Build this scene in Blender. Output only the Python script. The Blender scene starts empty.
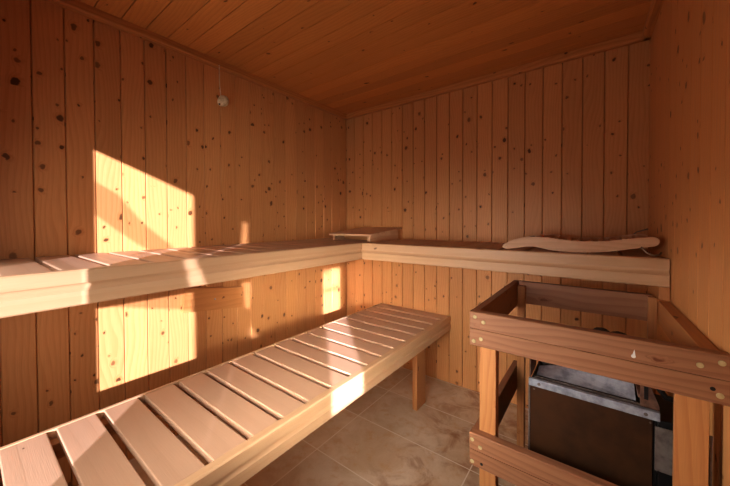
import bpy, bmesh, math, random
from mathutils import Vector, Matrix, noise
random.seed(11)
COL = bpy.context.scene.collection
R = math.radians

# ------------------------------------------------------------------ materials
def new_mat(name):
    m = bpy.data.materials.new(name); m.use_nodes = True
    nt = m.node_tree; nt.nodes.clear()
    out = nt.nodes.new('ShaderNodeOutputMaterial'); bs = nt.nodes.new('ShaderNodeBsdfPrincipled')
    nt.links.new(bs.outputs[0], out.inputs[0])
    return m, nt, bs

class NB:
    """small helper to write node graphs"""
    def __init__(s, nt): s.nt = nt
    def n(s, t, **k):
        x = s.nt.nodes.new(t)
        for a, b in k.items(): setattr(x, a, b)
        return x
    def put(s, sock, v):
        if isinstance(v, bpy.types.NodeSocket): s.nt.links.new(v, sock)
        else: sock.default_value = v
    def m(s, op, a, b=0.0, c=None, clamp=False):
        x = s.n('ShaderNodeMath', operation=op, use_clamp=clamp)
        s.put(x.inputs[0], a); s.put(x.inputs[1], b)
        if c is not None: s.put(x.inputs[2], c)
        return x.outputs[0]
    def xyz(s, a, b, c=0.0):
        x = s.n('ShaderNodeCombineXYZ'); s.put(x.inputs[0], a); s.put(x.inputs[1], b); s.put(x.inputs[2], c)
        return x.outputs[0]
    def noise(s, vec, scale, detail=2.0, rough=.5, dist=0.0):
        x = s.n('ShaderNodeTexNoise'); s.put(x.inputs['Vector'], vec)
        x.inputs['Scale'].default_value = scale; x.inputs['Detail'].default_value = detail
        x.inputs['Roughness'].default_value = rough; x.inputs['Distortion'].default_value = dist
        return x.outputs[0]
    def mix(s, f, a, b, mode='MIX'):
        x = s.n('ShaderNodeMix', data_type='RGBA', blend_type=mode)
        s.put(x.inputs[0], f)
        for i, v in ((6, a), (7, b)):
            if isinstance(v, (tuple, list)): v = (*v[:3], 1.0)
            s.put(x.inputs[i], v)
        return x.outputs[2]
    def smooth(s, v, lo, hi, a=0.0, b=1.0):
        x = s.n('ShaderNodeMapRange', interpolation_type='SMOOTHSTEP')
        s.put(x.inputs[0], v); s.put(x.inputs[1], lo); s.put(x.inputs[2], hi); s.put(x.inputs[3], a); s.put(x.inputs[4], b)
        return x.outputs[0]

def srgb(*c):
    return tuple(((v/255)/12.92 if v/255 <= .04045 else ((v/255+.055)/1.055)**2.4) for v in c)

def wood(name, base, dark, knot=srgb(70, 32, 12), kdens=.5, kscale=(10, 6.5), krad=(.05, .13), ring=48, ramp=.5,
         tone=.18, rough=.5, stretch=1.3, fibre=.12, blotch=.0, spec=.35):
    m, nt, bs = new_mat(name); b = NB(nt)
    uv = b.n('ShaderNodeUVMap', uv_map='UVMap')
    sp = b.n('ShaderNodeSeparateXYZ'); nt.links.new(uv.outputs[0], sp.inputs[0]); u, v = sp.outputs[0], sp.outputs[1]
    at = b.n('ShaderNodeAttribute', attribute_name='rnd'); rnd = at.outputs['Fac']
    # knots
    wob = b.noise(b.xyz(u, v), 40, 2)
    ku = b.m('ADD', b.m('MULTIPLY', u, kscale[0]), b.m('MULTIPLY', wob, .22))
    kv = b.m('ADD', b.m('MULTIPLY', v, kscale[1]), b.m('MULTIPLY', wob, .22))
    vo = b.n('ShaderNodeTexVoronoi', voronoi_dimensions='2D', feature='F1')
    nt.links.new(b.xyz(ku, kv), vo.inputs['Vector']); vo.inputs['Scale'].default_value = 1.0; vo.inputs['Randomness'].default_value = .9
    d = vo.outputs['Distance']; sc = b.n('ShaderNodeSeparateColor'); nt.links.new(vo.outputs['Color'], sc.inputs[0])
    whorl = b.smooth(b.noise(b.xyz(7.7, b.m('MULTIPLY', v, 5.0)), 1.0, 1), .46, .60)
    has = b.m('LESS_THAN', sc.outputs[0], b.m('MULTIPLY', b.m('MULTIPLY_ADD', whorl, 1.25, .3), kdens))
    has = b.m('MULTIPLY', has, b.m('MULTIPLY_ADD', sc.outputs[2], .4, .6))
    rad = b.m('MULTIPLY_ADD', b.m('POWER', sc.outputs[1], 3.0), krad[1]-krad[0], krad[0])
    km = b.m('MULTIPLY', b.smooth(d, b.m('MULTIPLY', rad, .75), b.m('MULTIPLY', rad, 1.15), 1.0, 0.0), has)
    halo = b.m('MULTIPLY', b.smooth(d, rad, b.m('MULTIPLY', rad, 2.6), 1.0, 0.0), has)
    # annual rings, bent round the knots
    warp = b.noise(b.xyz(b.m('MULTIPLY', u, 5.0), b.m('MULTIPLY', v, stretch)), 1.0, 2, .45)
    ph = b.m('ADD', b.m('MULTIPLY', u, ring), b.m('MULTIPLY', warp, ring*.16))
    ph = b.m('ADD', ph, b.m('MULTIPLY', halo, 1.3))
    fr = b.m('FRACT', ph)
    ringv = b.m('MULTIPLY', b.smooth(fr, .25, .92), b.smooth(fr, .92, 1.0, 1.0, 0.0))
    fib = b.noise(b.xyz(b.m('MULTIPLY', u, 420.0), b.m('MULTIPLY', v, 14.0)), 1.0, 2)
    lo = b.noise(b.xyz(b.m('MULTIPLY', u, 14.0), b.m('MULTIPLY', v, 2.0)), 1.0, 3)
    f = b.m('ADD', b.m('MULTIPLY', ringv, ramp), b.m('MULTIPLY', b.m('SUBTRACT', lo, .5), .5))
    f = b.m('ADD', f, b.m('MULTIPLY', halo, .35), clamp=True)
    col = b.mix(f, base, dark)
    br = b.m('MULTIPLY_ADD', b.m('SUBTRACT', rnd, .5), tone, 1.0)
    br = b.m('MULTIPLY', br, b.m('MULTIPLY_ADD', b.m('SUBTRACT', fib, .5), fibre*2, 1.0))
    if blotch:
        bl = b.noise(b.xyz(b.m('MULTIPLY', u, 4.0), b.m('MULTIPLY', v, 3.0)), 1.0, 4, .6)
        br = b.m('MULTIPLY', br, b.m('MULTIPLY_ADD', b.m('SUBTRACT', bl, .5), blotch, 1.0))
    cb = b.n('ShaderNodeCombineColor'); 
    for i in range(3): nt.links.new(br, cb.inputs[i])
    col = b.mix(1.0, col, cb.outputs[0], 'MULTIPLY')
    col = b.mix(b.m('MULTIPLY', km, .88), col, knot)
    nt.links.new(col, bs.inputs['Base Color'])
    nt.links.new(b.m('MULTIPLY_ADD', ringv, -.08, rough), bs.inputs['Roughness'])
    bs.inputs['Specular IOR Level'].default_value = spec
    bp = b.n('ShaderNodeBump'); bp.inputs['Strength'].default_value = .12; bp.inputs['Distance'].default_value = .002
    nt.links.new(b.m('ADD', fib, b.m('MULTIPLY', ringv, .6)), bp.inputs['Height']); nt.links.new(bp.outputs[0], bs.inputs['Normal'])
    return m

def plain(name, col, rough=.5, metal=0.0, col2=None, scale=30, spec=.5, bump=0.0):
    m, nt, bs = new_mat(name); b = NB(nt)
    tc = b.n('ShaderNodeTexCoord').outputs['Object']
    nz = b.noise(tc, scale, 4, .6)
    c2 = col2 or tuple(v*.75 for v in col)
    nt.links.new(b.mix(b.smooth(nz, .35, .68), col, c2), bs.inputs['Base Color'])
    bs.inputs['Metallic'].default_value = metal; bs.inputs['Specular IOR Level'].default_value = spec
    nt.links.new(b.m('MULTIPLY_ADD', b.m('SUBTRACT', nz, .5), .25, rough), bs.inputs['Roughness'])
    if bump:
        bp = b.n('ShaderNodeBump'); bp.inputs['Strength'].default_value = bump; bp.inputs['Distance'].default_value = .004
        nt.links.new(nz, bp.inputs['Height']); nt.links.new(bp.outputs[0], bs.inputs['Normal'])
    return m

def floor_mat():
    m, nt, bs = new_mat('stone_tiles'); b = NB(nt)
    tc = b.n('ShaderNodeTexCoord').outputs['Object']
    sp = b.n('ShaderNodeSeparateXYZ'); nt.links.new(tc, sp.inputs[0])
    gx = b.m('DIVIDE', b.m('SUBTRACT', sp.outputs[0], .0125), .62); gy = b.m('DIVIDE', b.m('ADD', sp.outputs[1], .01), .315)
    def edge(g, size):
        fr = b.m('FRACT', g); return b.m('MULTIPLY', b.m('MINIMUM', fr, b.m('SUBTRACT', 1.0, fr)), size)
    e = b.m('MINIMUM', edge(gx, .62), edge(gy, .315))
    gro = b.smooth(e, .0016, .0034, 1.0, 0.0)
    idv = b.n('ShaderNodeTexWhiteNoise', noise_dimensions='2D')
    nt.links.new(b.xyz(b.m('FLOOR', gx), b.m('FLOOR', gy)), idv.inputs['Vector'])
    big = b.noise(tc, 4.5, 5, .62, .6); mid = b.noise(tc, 16, 4, .6); fine = b.noise(tc, 160, 3, .6)
    c = b.mix(b.smooth(big, .32, .66), srgb(218, 198, 170), srgb(200, 172, 138))
    c = b.mix(b.m('MULTIPLY', b.smooth(mid, .5, .72), .5), c, srgb(196, 150, 96))
    # brown water stains, stronger away from the bench
    st = b.m('MULTIPLY', b.smooth(b.noise(tc, 7.5, 4, .65, .8), .42, .70), b.smooth(sp.outputs[0], .80, 1.1))
    c = b.mix(b.m('MULTIPLY', st, .75), c, srgb(144, 88, 46))
    c = b.mix(b.m('MULTIPLY', b.smooth(fine, .6, .75), .35), c, srgb(120, 84, 50))
    cb = b.n('ShaderNodeCombineColor'); br = b.m('MULTIPLY_ADD', idv.outputs['Value'], .14, .93)
    for i in range(3): nt.links.new(br, cb.inputs[i])
    c = b.mix(1.0, c, cb.outputs[0], 'MULTIPLY')
    c = b.mix(gro, c, srgb(226, 212, 192))
    nt.links.new(c, bs.inputs['Base Color'])
    nt.links.new(b.m('MULTIPLY_ADD', mid, .3, .28), bs.inputs['Roughness']); bs.inputs['Specular IOR Level'].default_value = .4
    bp = b.n('ShaderNodeBump'); bp.inputs['Strength'].default_value = .25; bp.inputs['Distance'].default_value = .003
    nt.links.new(b.m('SUBTRACT', b.m('MULTIPLY', fine, .3), gro), bp.inputs['Height']); nt.links.new(bp.outputs[0], bs.inputs['Normal'])
    return m

M = {}
M['wall'] = wood('pine_wall', srgb(213, 155, 98), srgb(186, 118, 60), knot=srgb(52, 22, 8), kdens=.62, kscale=(14, 11), krad=(.055, .16), ring=60, ramp=.28, tone=.13)
M['ceil'] = wood('pine_ceiling', srgb(216, 150, 82), srgb(190, 114, 52), knot=srgb(70, 30, 10), kdens=.42, kscale=(12, 7.0), krad=(.03, .09), ring=60, ramp=.3, tone=.2)
M['trim'] = wood('pine_trim', srgb(204, 142, 82), srgb(178, 110, 56), kdens=.15, tone=.1)
M['slat'] = wood('pale_slat_wood', srgb(198, 160, 129), srgb(181, 139, 105), kdens=.02, krad=(.02, .03), ring=22, ramp=.12, tone=.08, rough=.42, fibre=.05, stretch=.5)
M['fascia'] = wood('pale_board_wood', srgb(208, 170, 130), srgb(190, 146, 102), kdens=.05, krad=(.02, .05), ring=26, ramp=.22, tone=.08, rough=.45, fibre=.06, stretch=.6)
M['guard'] = wood('guard_pine', srgb(158, 112, 80), srgb(128, 82, 54), knot=srgb(104, 54, 26), kdens=.55, kscale=(13, 5), krad=(.05, .13), ring=52, ramp=.5, tone=.1, blotch=.22)
M['post'] = wood('post_pine', srgb(188, 132, 82), srgb(163, 103, 57), kdens=.3, kscale=(12, 4.2), krad=(.05, .14), ring=60, ramp=.4, tone=.12)
M['board'] = wood('plain_pine', srgb(204, 142, 84), srgb(184, 116, 62), kdens=.3, krad=(.04, .08), ring=36, ramp=.3, tone=.05)
M['rest'] = wood('backrest_wood', srgb(214, 172, 132), srgb(190, 142, 100), kdens=0.0, ring=40, ramp=.35, tone=.08, fibre=.06)
M['floor'] = floor_mat()
M['dark'] = plain('smoked_panel', srgb(78, 50, 30), .35, .2, srgb(54, 34, 20), 8)
M['black'] = plain('black_metal', srgb(22, 18, 16), .5, .2, srgb(12, 10, 9), 12)
M['steel'] = plain('dull_zinc_sheet', srgb(172, 175, 182), .45, .35, srgb(124, 126, 134), 26)
M['rust'] = plain('rusty_steel', srgb(124, 88, 68), .6, .25, srgb(84, 56, 42), 40)
M['plate'] = plain('scuffed_plate', srgb(122, 110, 102), .6, .3, srgb(92, 80, 72), 34)
M['rock'] = plain('dark_stone', srgb(58, 56, 54), .85, 0, srgb(34, 32, 31), 40, bump=.6)
M['cap'] = plain('cream_plastic', srgb(192, 172, 126), .5, 0, srgb(172, 152, 106), 60)
M['egg'] = plain('offwhite_shell', srgb(236, 220, 180), .7, 0, srgb(196, 172, 130), 60, bump=.3)
M['cord'] = plain('white_cord', srgb(236, 222, 190), .8)
M['cable'] = plain('grey_cable', srgb(150, 128, 104), .6)
M['paint'] = plain('white_paint', srgb(225, 222, 214), .5)
M['outer'] = plain('front_wall_wood', srgb(190, 130, 76), .6, 0, srgb(160, 100, 54), 12)

# ------------------------------------------------------------------ mesh building
class MB:
    def __init__(s): s.v = []; s.f = []; s.uv = []; s.rnd = []; s.sm = []
    def add(s, bm, g=2, mat=None, rnd=None, smooth=False, uvoff=None):
        """append a bmesh; g = grain axis (0,1,2) in its own coordinates"""
        o = uvoff or (random.uniform(0, 50), random.uniform(0, 50)); r = random.random() if rnd is None else rnd
        p, q = [a for a in (0, 1, 2) if a != g]; n0 = len(s.v)
        bm.normal_update(); bm.verts.ensure_lookup_table()
        for v in bm.verts: v.index = v.index
        bm.verts.index_update()
        for v in bm.verts: s.v.append((mat @ v.co) if mat is not None else v.co.copy())
        for f in bm.faces:
            n = f.normal; s.f.append([n0+v.index for v in f.verts]); s.rnd.append(r); s.sm.append(smooth)
            for v in f.verts:
                c = v.co
                if abs(n[g]) > .75: s.uv.append((c[p]+o[0], c[q]+o[1]))
                elif abs(n[p]) > abs(n[q]): s.uv.append((c[q]+o[0]+.3, c[g]+o[1]))
                else: s.uv.append((c[p]+o[0], c[g]+o[1]))
        bm.free()
    def box(s, x0, x1, y0, y1, z0, z1, g=2, bev=.002, mat=None, **k):
        bm = bmesh.new(); bmesh.ops.create_cube(bm, size=1)
        for v in bm.verts: v.co = Vector(((x0+x1)/2+v.co.x*(x1-x0), (y0+y1)/2+v.co.y*(y1-y0), (z0+z1)/2+v.co.z*(z1-z0)))
        if bev: bmesh.ops.bevel(bm, geom=bm.edges[:], offset=bev, segments=2, affect='EDGES', profile=.6)
        s.add(bm, g, mat, **k)
    def prism(s, prof, axis, c0, c1, g=None, mat=None, **k):
        """prof = list of (a,b) in the two remaining axes, extruded along axis"""
        bm = bmesh.new(); a, b = [i for i in (0, 1, 2) if i != axis]
        def mk(c):
            r = []
            for pa, pb in prof:
                w = [0, 0, 0]; w[a] = pa; w[b] = pb; w[axis] = c; r.append(bm.verts.new(w))
            return r
        A, B = mk(c0), mk(c1); n = len(prof)
        for i in range(n): bm.faces.new((A[i], A[(i+1) % n], B[(i+1) % n], B[i]))
        bm.faces.new(A[::-1]); bm.faces.new(B)
        bmesh.ops.recalc_face_normals(bm, faces=bm.faces[:])
        s.add(bm, axis if g is None else g, mat, **k)
    def tube(s, pts, r, seg=10, closed=False, **k):
        bm = bmesh.new(); rings = []; pts = [Vector(p) for p in pts]; up = Vector((.13, .21, .97)).normalized()
        for i, p in enumerate(pts):
            t = (pts[min(i+1, len(pts)-1)]-pts[max(i-1, 0)]).normalized()
            x = t.cross(up); x = x.normalized() if x.length > 1e-4 else Vector((1, 0, 0)); y = t.cross(x)
            rr = r[i] if isinstance(r, (list, tuple)) else r
            rings.append([bm.verts.new(p+(x*math.cos(a)+y*math.sin(a))*rr) for a in (2*math.pi*j/seg for j in range(seg))])
        for A, B in zip(rings, rings[1:]):
            for j in range(seg): bm.faces.new((A[j], A[(j+1) % seg], B[(j+1) % seg], B[j]))
        bm.faces.new(rings[0][::-1]); bm.faces.new(rings[-1])
        bmesh.ops.recalc_face_normals(bm, faces=bm.faces[:])
        s.add(bm, k.pop('g', 2), smooth=True, **k)
    def disc(s, c, n, r, h, seg=18, **k):
        """domed little cap with its base centre at c and its axis along n"""
        bm = bmesh.new(); n = Vector(n).normalized(); q = n.to_track_quat('Z', 'Y').to_matrix().to_4x4(); rings = []
        for rr, hh in ((r, 0), (r, h*.5), (r*.86, h*.85), (r*.5, h)):
            rings.append([bm.verts.new((rr*math.cos(a), rr*math.sin(a), hh)) for a in (2*math.pi*j/seg for j in range(seg))])
        for A, B in zip(rings, rings[1:]):
            for j in range(seg): bm.faces.new((A[j], A[(j+1) % seg], B[(j+1) % seg], B[j]))
        bm.faces.new(rings[0][::-1]); bm.faces.new(rings[-1])
        s.add(bm, 2, Matrix.Translation(c) @ q, **k)
    def build(s, name, mat, parent=None, base=(0, 0, 0)):
        base = Vector(base); me = bpy.data.meshes.new(name)
        me.from_pydata([v-base for v in s.v], [], s.f)
        ul = me.uv_layers.new(name='UVMap')
        for i, w in enumerate(s.uv): ul.data[i].uv = w
        at = me.attributes.new('rnd', 'FLOAT', 'FACE')
        for i, w in enumerate(s.rnd): at.data[i].value = w
        for i, w in enumerate(s.sm): me.polygons[i].use_smooth = w
        me.materials.append(mat); me.update()
        o = bpy.data.objects.new(name, me); COL.objects.link(o)
        if parent is not None: o.parent = parent
        else: o.location = base
        return o

def struct(o): o['kind'] = 'structure'; return o
def thing(name, label, cat, loc, group=None):
    o = bpy.data.objects.new(name, None); COL.objects.link(o); o.location = loc; o.empty_display_size = .05
    o['label'] = label; o['category'] = cat
    if group: o['group'] = group
    return o

# ------------------------------------------------------------------ room shell
W, RA, H, HB, FY = 1.8766, 1.4, 1.967, 1.929, -2.15
def board_profile(a0, a1, face, back, sign, c=.0034, dp=.0045, e=.0007):
    """cross-section of a tongue-and-groove board: a along the wall, second value = depth axis"""
    return [(a0+e, back), (a0+e, face-sign*dp), (a0+c, face), (a1-c, face), (a1-e, face-sign*dp), (a1-e, back)]

mb = MB()                                                   # left wall, boards stand along z
k = 0
a = .0
edges = [0.0, -.087]
while edges[-1] > FY: edges.append(edges[-1]-.09)
for a1, a0 in zip(edges, edges[1:]):
    prof = board_profile(max(a0, FY), a1, 0.0, -.018, 1)
    mb.prism([(d, y) for y, d in prof], 2, 0, H+.01, rnd=random.random())
mb.box(-.03, -.0185, FY, .03, 0, H+.01, bev=0)
struct(mb.build('wall_left', M['wall']))

mb = MB()                                                   # back wall
xs = [0.0] + [.09*i for i in range(1, 21)] + [1.8865]
for a0, a1 in zip(xs, xs[1:]):
    prof = board_profile(a0, a1, 0.0, .018, -1)
    mb.prism(prof, 2, 0, H+.01)
mb.box(-.03, 1.92, .0185, .03, 0, H+.01, bev=0)
struct(mb.build('wall_back', M['wall']))

WIN = (-2.143, -1.913, .62, 1.195)                             # opening in the right wall: y0, y1, z0, z1
mb = MB(); y = 0.0                                          # right wall (local x = 0 is its face)
while y > -1.86:
    y1 = max(y-.09, -1.875)
    prof = board_profile(y1, y, 0.0, .018, -1, .0012, .004, .0009)
    mb.prism([(d, yy) for yy, d in prof], 2, 0, H+.01, rnd=random.uniform(.3, .7))
    y = y1
mb.box(.0185, .03, -1.875, .02, 0, H+.01, bev=0)
mb.box(0, .03, WIN[1], -1.8755, 0, H+.01, bev=0)
mb.box(0, .03, WIN[0], WIN[1], 0, WIN[2], bev=0); mb.box(0, .03, WIN[0], WIN[1], WIN[3], H+.01, bev=0)
mb.box(0, .03, FY-.05, WIN[0], 0, H+.01, bev=0)
o = struct(mb.build('wall_right', M['wall'])); o.location = (W, 0, 0); o.rotation_euler = (0, 0, R(RA))
mb = MB()                                                   # its narrow window: a frame and one glazing bar
mb.box(.004, .026, WIN[0], WIN[1], 1.030, 1.040, 1, 0)
mb.box(.002, .028, WIN[0], WIN[0]+.006, WIN[2], WIN[3], 2, 0); mb.box(.002, .028, WIN[1]-.006, WIN[1], WIN[2], WIN[3], 2, 0)
mb.tube([(.015, -2.13, 1.17), (.015, -2.085, 1.175), (.015, -2.05, 1.15), (.015, -2.04, 1.125)], .006)
o = struct(mb.build('window_1', M['trim'])); o.location = (W, 0, 0); o.rotation_euler = (0, 0, R(RA))

RW = Matrix.Translation((W, 0, 0)) @ Matrix.Rotation(R(RA), 4, 'Z')
def rwx(y): return W+math.tan(R(RA))*(-y)

cu = bpy.data.curves.new('front', 'CURVE'); cu.dimensions = '2D'; cu.fill_mode = 'BOTH'; cu.extrude = .012
def spline(pts):
    s = cu.splines.new('POLY'); s.points.add(len(pts)-1); s.use_cyclic_u = True
    for p, (x_, z_) in zip(s.points, pts): p.co = (x_, z_, 0, 1)
spline([(-.03, 0), (1.96, 0), (1.96, 1.98), (-.03, 1.98)])
spline([(.557, .45), (.996, .45), (.996, 1.471), (.557, 1.536)])
spline([(1.27, 1.409), (1.324, 1.409), (1.318, 1.25), (1.305, 1.13), (1.35, 1.035), (1.345, .98), (1.33, .88), (1.28, .88), (1.258, 1.035), (1.235, 1.13), (1.255, 1.25)])  # irregular slots, this and the next, shaped to throw thin sun streaks
spline([(1.30, .78), (1.345, .78), (1.40, .705), (1.472, .60), (1.435, .60), (1.365, .69), (1.30, .72)])
tmp = bpy.data.objects.new('front', cu); COL.objects.link(tmp)
me = bpy.data.meshes.new_from_object(tmp); bpy.data.objects.remove(tmp)
me.name = 'wall_front'; me.materials.clear(); me.materials.append(M['outer'])
o = bpy.data.objects.new('wall_front', me); COL.objects.link(o); struct(o)
o.rotation_euler = (R(90), 0, 0); o.location = (0, FY-.012, 0)

def glass(name, tint):
    gm, nt, bs = new_mat(name); nt.nodes.remove(bs); b_ = NB(nt)
    tr = b_.n('ShaderNodeBsdfTransparent'); tr.inputs[0].default_value = (*tint, 1); gl = b_.n('ShaderNodeBsdfGlossy'); gl.inputs['Roughness'].default_value = .02
    mx = b_.n('ShaderNodeMixShader'); mx.inputs[0].default_value = .05
    nt.links.new(tr.outputs[0], mx.inputs[1]); nt.links.new(gl.outputs[0], mx.inputs[2]); nt.links.new(mx.outputs[0], nt.nodes['Material Output'].inputs[0])
    return gm
# panes over the front openings; tint strips added on the big one dim bands of sun
mb = MB(); mb.box(.55, 1.003, FY-.03, FY-.026, .44, 1.545, bev=0); struct(mb.build('window_2', glass('clear_glass', (.93, .925, .91))))
mb = MB(); mb.prism([(.555, 1.42), (.674, 1.375), (.775, 1.27), (.90, 1.19), (.90, 1.11), (.749, 1.17), (.671, 1.215), (.555, 1.29)], 1, FY-.036, FY-.034); mb.box(.555, 1.0, FY-.036, FY-.034, .875, 1.065, bev=0); struct(mb.build('sun_dim_strips', glass('sun_dim_tint', (.76, .75, .73))))
mb = MB(); mb.box(1.22, 1.50, FY-.03, FY-.026, .58, 1.42, bev=0); struct(mb.build('sun_dim_slot', glass('slot_dim_tint', (.66, .65, .63))))  # tinted pane added over the slots to weaken their sun streaks

mb = MB(); mb.box(-.05, 1.98, FY-.05, .05, -.06, 0, bev=0); struct(mb.build('floor', M['floor']))

mb = MB(); y = .0                                           # ceiling boards run along x
while y > FY:
    y1 = y-.09
    prof = board_profile(y1, y, H, H+.018, -1, .0022, .006, .0017)
    mb.prism(prof, 0, -.02, 1.96, g=0); y = y1
mb.box(-.05, 1.98, FY-.05, .05, H+.0185, H+.05, bev=0)
struct(mb.build('ceiling', M['ceil']))

def trim_prof(t=.031): return [(0, 0), (t-.006, 0), (t, .008), (t, .037), (0, .037)]
mb = MB(); mb.prism([(d, HB+z) for d, z in trim_prof()], 1, FY, -.0); struct(mb.build('trim_1', M['trim']))
mb = MB(); mb.prism([(-d, HB+z) for d, z in trim_prof()], 0, 0, 1.88); struct(mb.build('trim_2', M['trim']))
mb = MB(); mb.prism([(-d, HB+z) for d, z in trim_prof()], 1, FY, 0)
o = struct(mb.build('trim_3', M['trim'])); o.location = (W, 0, 0); o.rotation_euler = (0, 0, R(RA))

# ------------------------------------------------------------------ benches
def fascia_profile(z0, z1, x0, x1):
    """board section with a shallow cove along the middle of the front face (x1 is the front)"""
    h = z1-z0; c = .004
    pts = [(x0, z0), (x1-c, z0), (x1, z0+c), (x1, z0+h*.40)]
    for t in (.15, .35, .55, .75): pts.append((x1-.009*math.sin(t*math.pi*.62), z0+h*(.40+.19*t)))
    pts += [(x1-.0085, z0+h*.60), (x1, z0+h*.615), (x1, z1-c), (x1-c, z1), (x0, z1)]
    return pts

BU, BB, ZU, ZUB = .556, .502, .952, .853
# upper bench on the left wall
base = (.28, -1.1, ZUB)
t = thing('sauna_bench', 'upper sauna bench along the left wall with crosswise slats, sunlit in places', 'bench', base)
mb = MB()
pf = fascia_profile(ZUB, ZU, BU-.028, BU)
mb.prism(pf, 1, FY+.02, -BB); mb.build('front_board', M['fascia'], t, base)
y = -1.816-.107*3
slats = []
while y < -.03:
    y0, y1 = y+.008, min(y+.110-.008, -.008)
    if y1-y0 > .03: slats.append((max(y0, FY+.02), y1))
    y += .110
for y0, y1 in slats:
    mb = MB(); mb.box(.006, BU-.0285, y0, y1, ZU-.026, ZU-.0005, 0, .004); mb.build('slat', M['slat'], t, base)
for x in (.03, .46):
    mb = MB(); mb.box(x-.02, x+.02, FY+.02, -.005, ZU-.07, ZU-.027, 1); mb.build('bearer', M['post'], t, base)

# upper bench on the back wall
base = (1.2, -.25, ZUB)
t = thing('sauna_bench', 'upper sauna bench along the back wall above the heater guard, in shade', 'bench', base)
mb = MB(); pf = fascia_profile(ZUB, ZU, .0, .028)
mb.prism([(-BB-.028+x_ if False else -BB+.028-x_, z_) for x_, z_ in pf], 0, BU-.0275, 1.885); mb.build('front_board', M['fascia'], t, base)
x = 1.438-.1075*8
while x < 1.86:
    x0, x1 = x+.007, min(x+.1075-.007, 1.872)
    x0 = max(x0, BU+.003)
    if x1-x0 > .03:
        mb = MB(); mb.box(x0, x1, -BB+.0285, -.006, ZU-.026, ZU-.0005, 1, .004); mb.build('slat', M['slat'], t, base)
    x += .1075
for y in (-.03, -.40):
    mb = MB(); mb.box(BU+.003, 1.84, y-.02, y+.02, ZU-.07, ZU-.027, 0); mb.build('bearer', M['post'], t, base)
mb = MB(); mb.box(-.031, -.002, -.50, -.006, .806, .8525, 1, mat=RW); mb.build('wall_bracket', M['post'], t, base)

# lower bench
XG, XL, ZL, ZLB = .357, .9114, .45, .354
base = (.63, -1.1, 0)
t = thing('sauna_bench', 'low sauna bench of wide pale slats running from the foreground to the back wall', 'bench', base)
mb = MB(); mb.prism(fascia_profile(ZLB, ZL, XL-.028, XL), 1, FY+.02, -.004); mb.build('front_board', M['fascia'], t, base)
mb = MB(); mb.box(XG, XG+.013, FY+.02, -.004, ZLB+.02, ZL+.001, 1); mb.build('rear_board', M['fascia'], t, base)
gaps = [-1.807-.115*2, -1.807-.115, -1.807, -1.693, -1.578, -1.461, -1.35, -1.239, -1.122, -1.007, -.896, -.785, -.672, -.56, -.448, -.336, -.224, -.112]
ge = [(g-.0105, g+.0105) for g in gaps] + [(-.005, 0)]
prev = FY+.02
for g0, g1 in ge:
    if g0-prev > .02:
        mb = MB(); mb.box(XG+.0135, XL-.0285, prev, g0, ZL-.024, ZL-.0005, 0, .0028); mb.build('slat', M['slat'], t, base)
    prev = g1
for x in (XG+.035, XL-.052):
    mb = MB(); mb.box(x-.02, x+.02, FY+.02, -.005, ZL-.075, ZL-.0265, 1); mb.build('bearer', M['post'], t, base)
for x0, x1 in ((.845, .875), (.385, .415)):
    for y0 in (-.408, -1.98):
        mb = MB(); mb.box(x0, x1, y0, y0+.109, 0, ZL-.0755, 2); mb.build('leg', M['post'], t, base)

# ------------------------------------------------------------------ board on the left wall under the upper bench
mb = MB()
mb.prism([(-1.291, .620), (-.972, .580), (-.964, .696), (-1.278, .743)], 0, .0005, .022, g=1)
o = mb.build('wall_board', M['board'], None, (.011, -1.13, .66))
o['label'] = 'short pine board fixed slightly crooked to the left wall under the upper bench'; o['category'] = 'board'
mb = MB(); mb.disc((.022, -1.129, .659), (1, 0, 0), .0045, .002); s = mb.build('screw', M['steel'], o, (.011, -1.13, .66))

# ------------------------------------------------------------------ sloped headrest in the corner of the upper benches
base = (.38, -.23, ZU)
t = thing('headrest', 'low slatted wooden headrest in the far corner of the upper benches', 'headrest', base)
HZ0, HZ1 = 1.0, 1.036
def hz(y): return HZ0+(HZ1-HZ0)*(y+.42)/.38
for x0 in (.215, .515):
    mb = MB(); mb.prism([(-.395, ZU), (-.05, ZU), (-.05, hz(-.05)-.013), (-.395, hz(-.395)-.013)], 0, x0, x0+.022, g=1); mb.build('side_board', M['rest'], t, base)
y = -.425
for i in range(5):
    y1 = y+.071; mb = MB()
    mb.prism([(y, hz(y)-.013), (y1, hz(y1)-.013), (y1, hz(y1)), (y, hz(y))], 0, .205, .565, g=0); mb.build('slat', M['rest'], t, base); y += .0775
mb = MB(); mb.box(.238, .514, -.30, -.28, ZU+.002, ZU+.03, 0); mb.build('cross_bar', M['post'], t, base)

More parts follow.
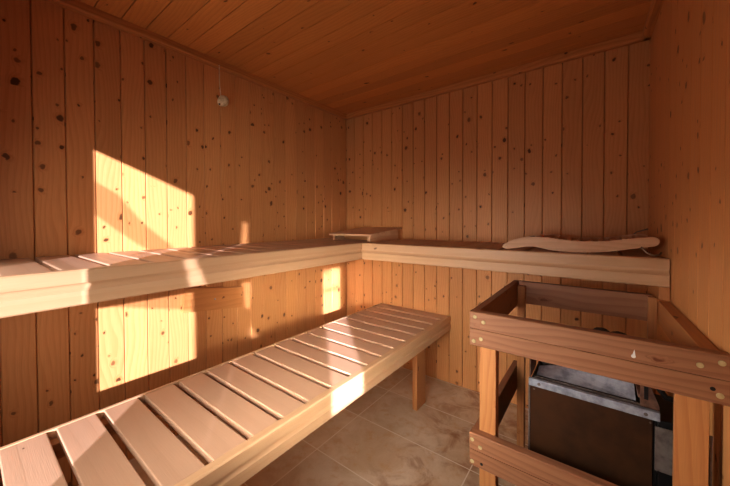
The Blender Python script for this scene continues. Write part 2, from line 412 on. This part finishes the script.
# ------------------------------------------------------------------ curved backrest on the back bench
top = [(1.335, .967), (1.342, .976), (1.356, .984), (1.386, .999), (1.426, 1.009), (1.465, 1.0125), (1.502, 1.012), (1.546, 1.007), (1.593, 1.001), (1.644, .999), (1.679, 1.0), (1.718, 1.003), (1.76, 1.010), (1.80, 1.017), (1.84, 1.023), (1.855, 1.022), (1.865, 1.014)]
bot = [(1.867, 1.006), (1.864, .996), (1.855, .989), (1.80, .9775), (1.76, .969), (1.719, .961), (1.68, .956), (1.645, .9535), (1.61, .9525), (1.575, .953), (1.55, .9545), (1.526, .957), (1.50, .963), (1.479, .967), (1.455, .969), (1.431, .967), (1.395, .960), (1.359, .9535), (1.345, .955), (1.336, .960)]
base = (1.6, -.27, ZU)
t = thing('backrest', 'wavy wooden sauna backrest lying on the back bench beside the right wall', 'backrest', base)
for y0, y1 in ((-.445, -.42), (-.125, -.10)):
    mb = MB(); bm = bmesh.new(); prof = top+bot
    A = [bm.verts.new((x_, y0, z_)) for x_, z_ in prof]; B = [bm.verts.new((x_, y1, z_)) for x_, z_ in prof]
    for i in range(len(prof)): bm.faces.new((A[i], A[(i+1) % len(prof)], B[(i+1) % len(prof)], B[i]))
    bm.faces.new(A[::-1]); bm.faces.new(B); bmesh.ops.recalc_face_normals(bm, faces=bm.faces[:])
    rim = [e for e in bm.edges if len({round(v.co.y, 4) for v in e.verts}) == 1]
    bmesh.ops.bevel(bm, geom=rim, offset=.003, segments=2, affect='EDGES')
    mb.add(bm, 0); mb.build('side_rail', M['rest'], t, base)
def topz(x):
    for (xa, za), (xb, zb) in zip(top, top[1:]):
        if xa <= x <= xb: return za+(zb-za)*(x-xa)/(xb-xa)
    return 1.0
x = 1.375
while x < 1.85:
    z = topz(x)-.012
    mb = MB(); mb.tube([(x, -.4195, z), (x, -.1255, z)], .0095, 12, g=1); mb.build('rung', M['rest'], t, base); x += .0405
mb = MB()
mb.tube([(1.80, -.095, 1.0), (1.83, -.09, 1.03), (1.858, -.085, 1.04), (1.868, -.08, 1.044)], .003)
mb.build('cord', M['cable'], t, base); mb = MB(); mb.tube([(1.815, -.455, .985), (1.83, -.468, .966), (1.848, -.462, .957), (1.866, -.44, .9575), (1.875, -.40, .963)], .003)
mb.build('cord', M['cable'], t, base)

# ------------------------------------------------------------------ hanging ornament on the left wall
base = (.036, -1.095, 1.748)
t = thing('hanging_ornament', 'small off-white egg-shaped ornament hanging by a cord high on the left wall', 'ornament', base)
bm = bmesh.new(); bmesh.ops.create_uvsphere(bm, u_segments=24, v_segments=14, radius=1)
for v in bm.verts:
    c = v.co.copy(); taper = 1.0 - .22*max(0, -c.y) - .05*c.y
    rid = 1+.035*math.sin(7*math.atan2(c.x, c.z))*(1-c.y*c.y)
    v.co = Vector((.024*c.x*taper*rid, .036*c.y, .029*c.z*taper*rid))
mb = MB(); mb.add(bm, 2, Matrix.Translation((.036, -1.080, 1.747)) @ Matrix.Rotation(R(48), 4, 'X'), smooth=True); mb.build('body', M['egg'], t, base)
mb = MB(); mb.disc((.044, -1.104, 1.722), (.7, -.5, -.5), .0045, .002); mb.build('dark_spot', M['black'], t, base)
mb = MB(); mb.tube([(.036, -1.10, 1.918), (.036, -1.0995, 1.84), (.036, -1.092, 1.768)], .0022, 8); mb.build('cord', M['cord'], t, base)
mb = MB(); mb.tube([(.028, -1.10, 1.936), (.040, -1.10, 1.934), (.041, -1.10, 1.920), (.036, -1.10, 1.916), (.034, -1.10, 1.922)], .0018, 8); mb.build('hook', M['cord'], t, base)

# ------------------------------------------------------------------ heater guard
X0, X1, Y0, Y1 = 1.3877, 1.893, -1.053, -.451
base = (1.64, -.75, 0)
t = thing('heater_guard', 'open wooden guard frame of planks and posts standing around the sauna heater', 'guard rail', base)
def rail_front(z0, z1, x1):
    m_ = MB(); h = (z0+z1)/2; T = .027; c = .0025
    # plank with a fine groove along the middle
    pf_ = [(Y0, z0+c), (Y0+c, z0), (Y0+T, z0), (Y0+T, z1), (Y0+c, z1), (Y0, z1-c), (Y0, h+.0012), (Y0+.003, h), (Y0, h-.0012)]
    m_.prism(pf_, 0, X0, x1); return m_
rail_front(.715, .8157, 1.901).build('rail', M['guard'], t, base)
rail_front(.355, .4525, 1.901).build('rail', M['guard'], t, base)
mb = MB(); mb.box(X0, X0+.022, Y0+.0275, Y1, .713, .8157, 1); mb.build('rail', M['guard'], t, base)
mb = MB(); mb.box(X0, X0+.022, Y0+.0275, Y1, .342, .4505, 1); mb.build('rail', M['guard'], t, base)
mb = MB(); mb.box(X0+.0225, 1.845, Y1-.024, Y1, .7205, .816, 0); mb.build('rail', M['guard'], t, base)
mb = MB(); mb.box(-.032, -.002, Y0+.045, -.505, .727, .8055, 1, mat=RW); mb.build('rail', M['post'], t, base)
mb = MB(); mb.box(1.403+.005, 1.455, Y0+.0275, Y0+.062, 0, .745, 2); mb.build('post', M['post'], t, base)
mb = MB(); mb.box(1.826, 1.878, Y0+.0275, Y0+.0445, 0, .76, 2); mb.build('post', M['post'], t, base)
mb = MB(); mb.box(1.411, 1.440, Y1-.0525, Y1-.0245, 0, .80, 2); mb.build('post', M['post'], t, base)
mb = MB(); mb.box(1.832, 1.854, Y1-.053, Y1-.0245, 0, .813, 2); mb.build('post', M['post'], t, base)
for x_, z_ in ((1.403, .801), (1.427, .789), (1.400, .729), (1.420, .739), (1.858, .787), (1.888, .799), (1.886, .733), (1.392+.004, .434), (1.419, .419), (1.396, .368)):
    mb = MB(); mb.disc((x_, Y0, z_), (0, -1, 0), .0058, .0022); c = mb.build('screw_cap', M['cap'], t, base); c['label'] = 'cream screw cap'
for x_, z_ in ((1.876, .744), (1.423, .371)):
    mb = MB(); mb.disc((x_, Y0, z_), (0, -1, 0), .004, .0012); c = mb.build('screw', M['black'], t, base); c['label'] = 'bare dark screw'
mb = MB(); mb.disc((1.755, Y0, .778), (0, -1, 0), .0042, .0016); mb.prism([(1.7525, .779), (1.7585, .779), (1.7575, .789), (1.7565, .7935)], 1, Y0-.001, Y0)
c = mb.build('paint_drip', M['paint'], t, base); c['label'] = 'small white paint drip'

# ------------------------------------------------------------------ heater
HX0, HX1, HY, HYB = 1.529, 1.812, -.95, -.56
base = (1.67, -.76, 0)
t = thing('sauna_heater', 'dark old sauna heater with a grey metal rim behind the wooden guard', 'heater', base)
mb = MB()
mb.box(HX0, HX0+.006, HY+.004, HYB, .06, .60, 2, .001)          # left side
mb.box(HX1-.012, HX1-.004, HY+.004, HYB, .06, .60, 2, .001)     # right side
mb.box(HX0, HX1-.004, HYB-.008, HYB, .06, .60, 2, .001)         # back
mb.box(HX0+.006, HX1-.012, HY+.02, HYB-.008, .06, .075, 2, 0)   # bottom
mb.box(HX0+.006, HX1-.012, HY+.02, HYB-.008, .50, .51, 2, 0)    # stone tray
for x_ in (HX0, HX1-.034):
    for y_ in (HY+.02, HYB-.05): mb.box(x_, x_+.03, y_, y_+.03, 0, .06, 2, .001)
mb.build('casing', M['black'], t, base)
mb = MB(); mb.box(HX0+.004, HX1-.013, HY, HY+.004, .07, .60, 2, .001); mb.build('front_panel', M['dark'], t, base)
mb = MB(); mb.box(HX0-.001, HX0+.003, HY-.002, HY+.02, .07, .60, 2, .0005); mb.build('edge_strip', M['plate'], t, base)
mb = MB()
mb.box(HX0, HX1, HY-.006, HY, .5985, .6185, 0, .0015); mb.box(HX0, HX1, HY-.006, HY+.006, .6165, .6195, 0, .001)
rim = mb.build('rim', M['steel'], t, base)
for x_ in (1.556, 1.786):
    mb = MB(); mb.disc((x_, HY-.006, .6085), (0, -1, 0), .004, .002); mb.build('rivet', M['plate'], rim, base)
for x_ in (1.543, 1.795):
    mb = MB(); mb.disc((x_, HY, .588), (0, -1, 0), .0025, .0015); mb.build('rivet', M['plate'], rim, base)
mb = MB(); mb.box(HX0+.010, HX1-.03, HY+.030, HY+.034, .60, .615, 0, .0005); mb.build('inner_strip', M['plate'], t, base)
mb = MB(); mb.box(HX0+.001, HX0+.005, HY+.0, HY+.10, .62, .695, 2, .001); mb.build('cheek', M['rust'], t, base)
# sloping zinc sheet in front of the stones
bm = bmesh.new()
P = [(1.543, -.90, .611), (1.772, -.90, .611), (1.768, -.845, .668), (1.62, -.845, .640), (1.543, -.86, .624)]
A = [bm.verts.new(p) for p in P]; B = [bm.verts.new((p[0], p[1]+.003, p[2]-.002)) for p in P]
bm.faces.new(A); bm.faces.new(B[::-1])
for i in range(5): bm.faces.new((A[i], B[i], B[(i+1) % 5], A[(i+1) % 5]))
bmesh.ops.recalc_face_normals(bm, faces=bm.faces[:]); mb = MB(); mb.add(bm, 0); mb.build('deflector_sheet', M['steel'], t, base)
mb = MB(); mb.prism([(1.778, .60), (1.814, .60), (1.814, .62), (1.80, .66), (1.778, .685)], 1, -.925, -.918); mb.box(1.774, 1.79, -.92, -.84, .63, .64, 1, .001)
mb.build('cheek', M['rust'], t, base)
mb = MB(); mb.box(1.785, 1.793, -.9265, -.9255, .632, .668, 2, 0); mb.build('slot', M['black'], t, base)
mb = MB(); mb.box(1.803, 1.842, -.955, -.951, .478, .585, 2, .001); mb.build('side_plate', M['plate'], t, base)
mb = MB(); mb.box(1.809, 1.86, -.948, -.80, .30, .60, 2, .002); mb.build('terminal_box', M['black'], t, base)
mb = MB(); mb.tube([(1.80, -.90, .70), (1.812, -.91, .665), (1.826, -.915, .645), (1.85, -.91, .64), (1.872, -.90, .655), (1.878, -.88, .72)], .007, 12); mb.build('hose', M['black'], t, base)
mb = MB(); mb.prism([(-1.02, .30), (-.985, .30), (-.985, .60), (-1.0, .618), (-1.02, .632)], 0, 1.880, 1.884)
br = mb.build('bracket', M['plate'], t, base)
mb = MB(); mb.disc((1.880, -1.003, .59), (-1, 0, 0), .004, .003); mb.build('bolt', M['steel'], br, base)

# ------------------------------------------------------------------ stones on the heater
spots = [(1.575, -.80, .543, .038), (1.655, -.80, .543, .036), (1.735, -.80, .543, .038),
         (1.58, -.715, .545, .042), (1.665, -.715, .545, .042), (1.75, -.71, .544, .040), (1.60, -.625, .544, .040), (1.70, -.625, .545, .042),
         (1.572, -.765, .606, .034), (1.63, -.745, .612, .034), (1.70, -.755, .618, .040), (1.752, -.70, .618, .036),
         (1.662, -.70, .655, .036), (1.740, -.735, .716, .031), (1.699, -.748, .727, .026)]
lab = {8: 'dark rough heater stone showing at the left end of the sloping grey sheet', 9: 'dark rough heater stone just right of the leftmost one behind the grey sheet',
       13: 'flat black heater stone just peeking over the front rail, right of two', 14: 'round black heater stone just peeking over the front rail, left of two'}
for i, (x_, y_, z_, r_) in enumerate(spots):
    bm = bmesh.new(); bmesh.ops.create_icosphere(bm, subdivisions=3, radius=1)
    sd = Vector((i*3.1, i*1.7, i*.9)); sx, sy, sz = random.uniform(.85, 1.05), random.uniform(.8, 1.0), random.uniform(.72, .92)
    for v in bm.verts:
        d = v.co.normalized(); w = 1+.28*noise.noise(d*1.3+sd)+.1*noise.noise(d*3.5+sd)
        v.co = Vector((d.x*sx, d.y*sy, d.z*sz))*r_*w
    mb = MB(); mb.add(bm, 2, Matrix.Translation((x_, y_, z_)), smooth=True)
    o = mb.build('heater_stone', M['rock'], None, (x_, y_, z_))
    o['label'] = lab.get(i, 'dark heater stone buried lower in the pile behind the sloping grey sheet'); o['category'] = 'stone'; o['group'] = 'stones piled in the heater'

# ------------------------------------------------------------------ light
w = bpy.data.worlds.new('sky'); bpy.context.scene.world = w; w.use_nodes = True
bg = w.node_tree.nodes['Background']; bg.inputs[0].default_value = (.55, .72, 1.0, 1); bg.inputs[1].default_value = 1.0
d = Vector((-1, .95, -.254)).normalized()
sl = bpy.data.lights.new('sun', 'SUN'); sl.energy = 15.0; sl.angle = R(1.0); sl.color = (1.0, 1.0, 1.28)
so = bpy.data.objects.new('sun', sl); COL.objects.link(so); so.rotation_euler = d.to_track_quat('-Z', 'Y').to_euler(); so.location = (4, -5, 2.5)
def area(name, loc, target, sx, sy, e, col, spread=180):
    l = bpy.data.lights.new(name, 'AREA'); l.shape = 'RECTANGLE'; l.size = sx; l.size_y = sy; l.energy = e; l.color = col; l.spread = R(spread)
    ob = bpy.data.objects.new(name, l); COL.objects.link(ob); ob.location = loc
    ob.rotation_euler = (Vector(target)-Vector(loc)).to_track_quat('-Z', 'Y').to_euler(); return ob
area('front_fill', (.66, -2.10, .90), (1.05, 0, .60), .9, .8, 5.0, (1.0, .97, .92), 175)  # added fill lamp, not a doorway; lifts the whole room from the front
area('far_bench_fill', (1.15, -2.07, .92), (.80, -.25, .25), .8, .3, 3.8, (1.0, .97, .94), 72)  # added fill for the far slats and low back wall, no doorstep outside
area('corner_fill', (1.86, -1.99, .76), (.05, -.25, .36), .18, .3, 1.7, (1.0, .95, .86), 42)  # fill lamp added beside the narrow window, brightens the low back-left corner
area('low_wall_fill', (1.35, -2.07, .60), (.0, -.70, .64), .4, .1, .85, (1.0, .95, .88), 32)  # added fill for the left wall below the upper bench
area('upper_wall_fill', (1.5, -2.08, 1.2), (0, -.65, 1.22), .3, .3, .9, (1.0, .96, .9), 50)  # extra fill lamp lifting the left wall above the upper bench
area('right_wall_fill', (.62, -2.09, .95), (1.89, -.85, .62), .3, .3, .7, (1.0, .96, .9), 36)  # fill lamp added to reach across to the lower right wall

# ------------------------------------------------------------------ camera
cam = bpy.data.cameras.new('camera'); co = bpy.data.objects.new('camera', cam); COL.objects.link(co)
yaw, pit, rol, f = R(37.2594), R(-.9115), R(-.1533), 307.2363
F = Vector((-math.sin(yaw)*math.cos(pit), math.cos(yaw)*math.cos(pit), math.sin(pit)))
Rt = Vector((math.cos(yaw), math.sin(yaw), 0)); U = Rt.cross(F)
R2 = Rt*math.cos(rol)+U*math.sin(rol); U2 = R2.cross(F)
mw = Matrix((R2, U2, -F)).transposed().to_4x4(); mw.translation = (1.6906, -1.9647, 1.0839)
co.matrix_world = mw
cam.sensor_width = 36; cam.sensor_fit = 'HORIZONTAL'; cam.lens = f/730*36; cam.shift_y = -17.16/730; cam.clip_start = .01
bpy.context.scene.camera = co
sc = bpy.context.scene
sc.view_settings.view_transform = 'Standard'; sc.view_settings.look = 'None'; sc.view_settings.exposure = .12; sc.view_settings.gamma = .87
